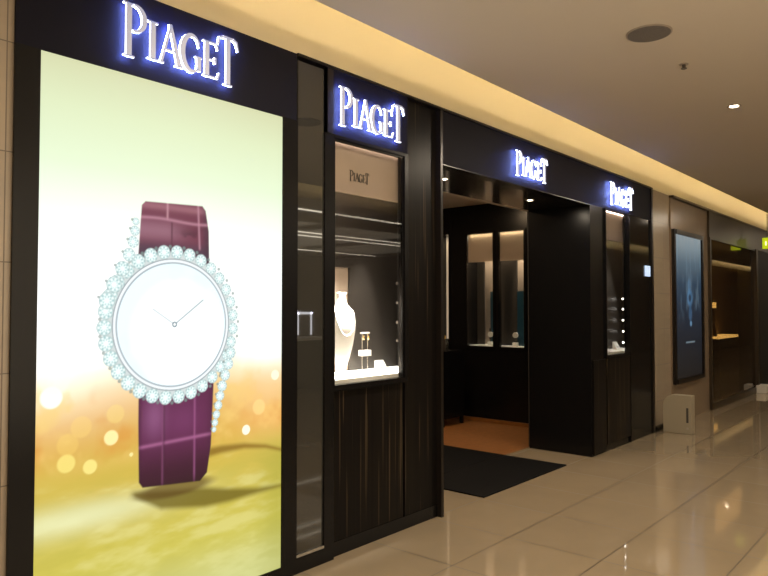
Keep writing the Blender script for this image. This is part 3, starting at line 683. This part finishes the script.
sh = empty('lit_display', (19.2, 4.95, 0), 'small golden lit display shelf seen through the bronze glass', 'display')
MB().box((-1.0, -0.25, 0), (1.0, 0.25, 0.78)).build('cabinet', M['bronze'], sh)
MB().box((-1.0, -0.25, 0.78), (1.0, 0.2, 0.84)).build('lit_shelf', M['shelf_glow'], sh)
MB().cyl((-0.85, -0.05, 0.84), 0.12, 0.3, n=16, r2=0.05).build('ornament', M['gold'], sh)
MB().box((-0.3, 0.20, 1.55), (0.5, 0.24, 1.70)).build('lit_plate', M['shelf_glow'], sh)
MB().box((-0.3, 0.24, 0.84), (0.5, 0.25, 1.75)).build('back_panel', M['bronze'], sh)
ex = empty('exit_sign', (13.8, 2.62, 2.62), 'glowing yellow-green sign at the far right edge', 'sign')
MB().box((0, 0.04, 0), (0.05, 0.20, 0.2)).build('body', M['exit'], ex, bevel=0.008)
MB().box((-0.004, 0.13, 0.06), (0.0, 0.15, 0.13)).build('mark', M['exitw'], ex)
MB().cyl((0.025, 0.12, 0.2), 0.008, 0.43, n=8).build('hanger', M['steel'], ex)
o = MB().box((13.9, 2.82, 0), (14.25, 2.98, 0.14)).build('white_box', M['card'], bevel=0.01)
tag(o, 'small white box on the floor at the foot of the dark far wall', 'box')

# ------------------------------------------------------------------ ceiling fittings
sp = empty('ceiling_speaker', (4.226, 1.469, 3.25), 'round grey speaker grille set in the taupe ceiling', 'speaker')
MB().cyl((0, 0, -0.006), 0.135, 0.006, n=48).build('ring', M['trimring'], sp)
MB().cyl((0, 0, -0.010), 0.125, 0.004, n=48).build('grille', M['grey'], sp)
spk = empty('ceiling_sprinkler', (4.927, 1.475, 3.25), 'tiny sprinkler head in the ceiling between speaker and downlight', 'sprinkler')
MB().cyl((0, 0, -0.006), 0.03, 0.006, n=20).build('plate', M['trimring'], spk)
MB().cyl((0, 0, -0.03), 0.012, 0.024, n=12).cyl((0, 0, -0.034), 0.02, 0.004, n=12).build('head', M['ink'], spk)

def area(name, loc, rot, size, power, col, size_y=None, spread=math.pi):
    l = bpy.data.lights.new(name, 'AREA'); l.energy = power; l.color = col; l.size = size; l.spread = spread
    if size_y: l.shape = 'RECTANGLE'; l.size_y = size_y
    else: l.shape = 'DISK'
    o = bpy.data.objects.new(name, l); COL.objects.link(o); o.location = loc; o.rotation_euler = rot; return o
WARM = (1.0, 0.84, 0.64)
def downlight(x, y, z, label, power, r=0.045, group='downlights', col=WARM):
    d = empty('downlight', (x, y, z), label, 'downlight', group)
    n = 28; mb = MB(); vs_ = []
    for rad, zz_ in ((r * 1.35, 0.0), (r * 1.35, -0.005), (r, -0.005), (r * 0.9, 0.0)):
        for i in range(n): vs_.append((rad * math.cos(2*math.pi*i/n), rad * math.sin(2*math.pi*i/n), zz_))
    mb.add(vs_, [(k*n+i, k*n+(i+1) % n, (k+1)*n+(i+1) % n, (k+1)*n+i) for k in range(3) for i in range(n)])
    mb.build('ring', M['trimring'], d)
    MB().cyl((0, 0, -0.004), r * 0.85, 0.003, n=24).build('lamp', M['lamp'], d)
    if power:
        l = area('downlight_lamp', (x, y, z - 0.02), (0, 0, 0), r * 1.6, power, col); 
    return d
P0 = 50
for x in (-4.2, -0.7, 2.77, 6.234, 9.7, 13.2, 18, 23, 28, 33):
    lab = 'small warm downlight in the taupe ceiling, right of the speaker' if abs(x - 6.234) < .01 else 'small round downlight in the passage ceiling outside the view'
    downlight(x, 1.469, 3.25, lab, P0 if x < 8 else (26 if x < 10 else 15), 0.04, 'passage downlights')
downlight(4.669, 3.342, 2.64, 'small downlight in the left of the portal soffit', 5, 0.03, 'portal downlights')
downlight(6.156, 3.343, 2.64, 'small downlight in the right of the portal soffit', 5, 0.03, 'portal downlights')
for x in (5.2, 6.8): downlight(x, 5.0, 2.98, 'small interior ceiling downlight behind the portal', 16, 0.03, 'interior downlights', (1.0, 0.7, 0.42))
# vitrine lamps
area('vitrine_lamp', (3.6, 3.25, 2.60), (0, 0, 0), 1.0, 2.6, (1.0, 0.80, 0.66), 0.04)
area('vitrine_lamp', (7.9, 3.20, 2.60), (0, 0, 0), 1.2, 2.2, (1.0, 0.80, 0.66), 0.04)
def spot(name, loc, target, power, ang, col, r=0.015):
    l = bpy.data.lights.new(name, 'SPOT'); l.energy = power; l.color = col; l.spot_size = math.radians(ang); l.spot_blend = 0.6; l.shadow_soft_size = r
    o = bpy.data.objects.new(name, l); COL.objects.link(o); o.location = loc
    o.rotation_euler = (Vector(target) - Vector(loc)).to_track_quat('-Z', 'Y').to_euler(); return o
spot('vitrine_spot', (3.50, 3.11, 2.58), (3.32, 3.22, 1.35), 900, 30, (1, 0.95, 0.88))
spot('vitrine_spot', (3.28, 3.09, 2.58), (3.33, 3.20, 1.22), 2200, 17, (1, 0.95, 0.88))
spot('vitrine_spot', (3.75, 3.12, 2.58), (3.62, 3.24, 1.10), 260, 34, (1, 0.93, 0.85))
spot('vitrine_spot', (8.1, 3.12, 2.58), (8.1, 3.24, 1.05), 110, 40, (1, 0.93, 0.85))
for y in (4.61, 5.10):
    area('interior_lamp', (8.2, y, 2.57), (0, 0, 0), 0.25, 7.0, (1.0, 0.85, 0.62), 0.3)
    area('interior_lamp', (7.985, y, 2.57), (0, 0, 0), 0.012, 0.4, (1.0, 0.82, 0.50), 0.36)
    spot('interior_spot', (8.2, y, 2.55), (8.15, y, 1.03), 45, 30, (1, 0.95, 0.88))
area('niche_lamp', (8.15, 5.76, 2.58), (0, 0, 0), 0.15, 1.0, (1.0, 0.85, 0.62), 0.2)
area('bronze_shop_lamp', (16, 4.2, 2.98), (0, 0, 0), 8, 26, (1.0, 0.75, 0.42), 0.6)
for x in (7.5, 10.5, 13.5): area('opposite_shop_lamp', (x, -5.0, 3.10), (0, 0, 0), 2.4, 16, (1.0, 0.84, 0.62), 4.0)

# ------------------------------------------------------------------ world, camera
wd = bpy.data.worlds.new('World'); scn.world = wd; wd.use_nodes = True
wd.node_tree.nodes['Background'].inputs[0].default_value = (0.30, 0.24, 0.18, 1); wd.node_tree.nodes['Background'].inputs[1].default_value = 0.3
cam = bpy.data.cameras.new('Camera'); co = bpy.data.objects.new('Camera', cam); COL.objects.link(co)
cam.sensor_width = 36; cam.lens = 681 / 768 * 36; cam.clip_start = 0.05; cam.clip_end = 100
co.location = (0, 0, 1.55); co.rotation_euler = (math.radians(90 + 1.682), 0, math.radians(40.651 - 90))
scn.camera = co
scn.view_settings.view_transform = 'Standard'; scn.view_settings.look = 'None'
scn.view_settings.exposure = 0.0; scn.view_settings.gamma = 1.0; scn.view_settings.use_curve_mapping = False
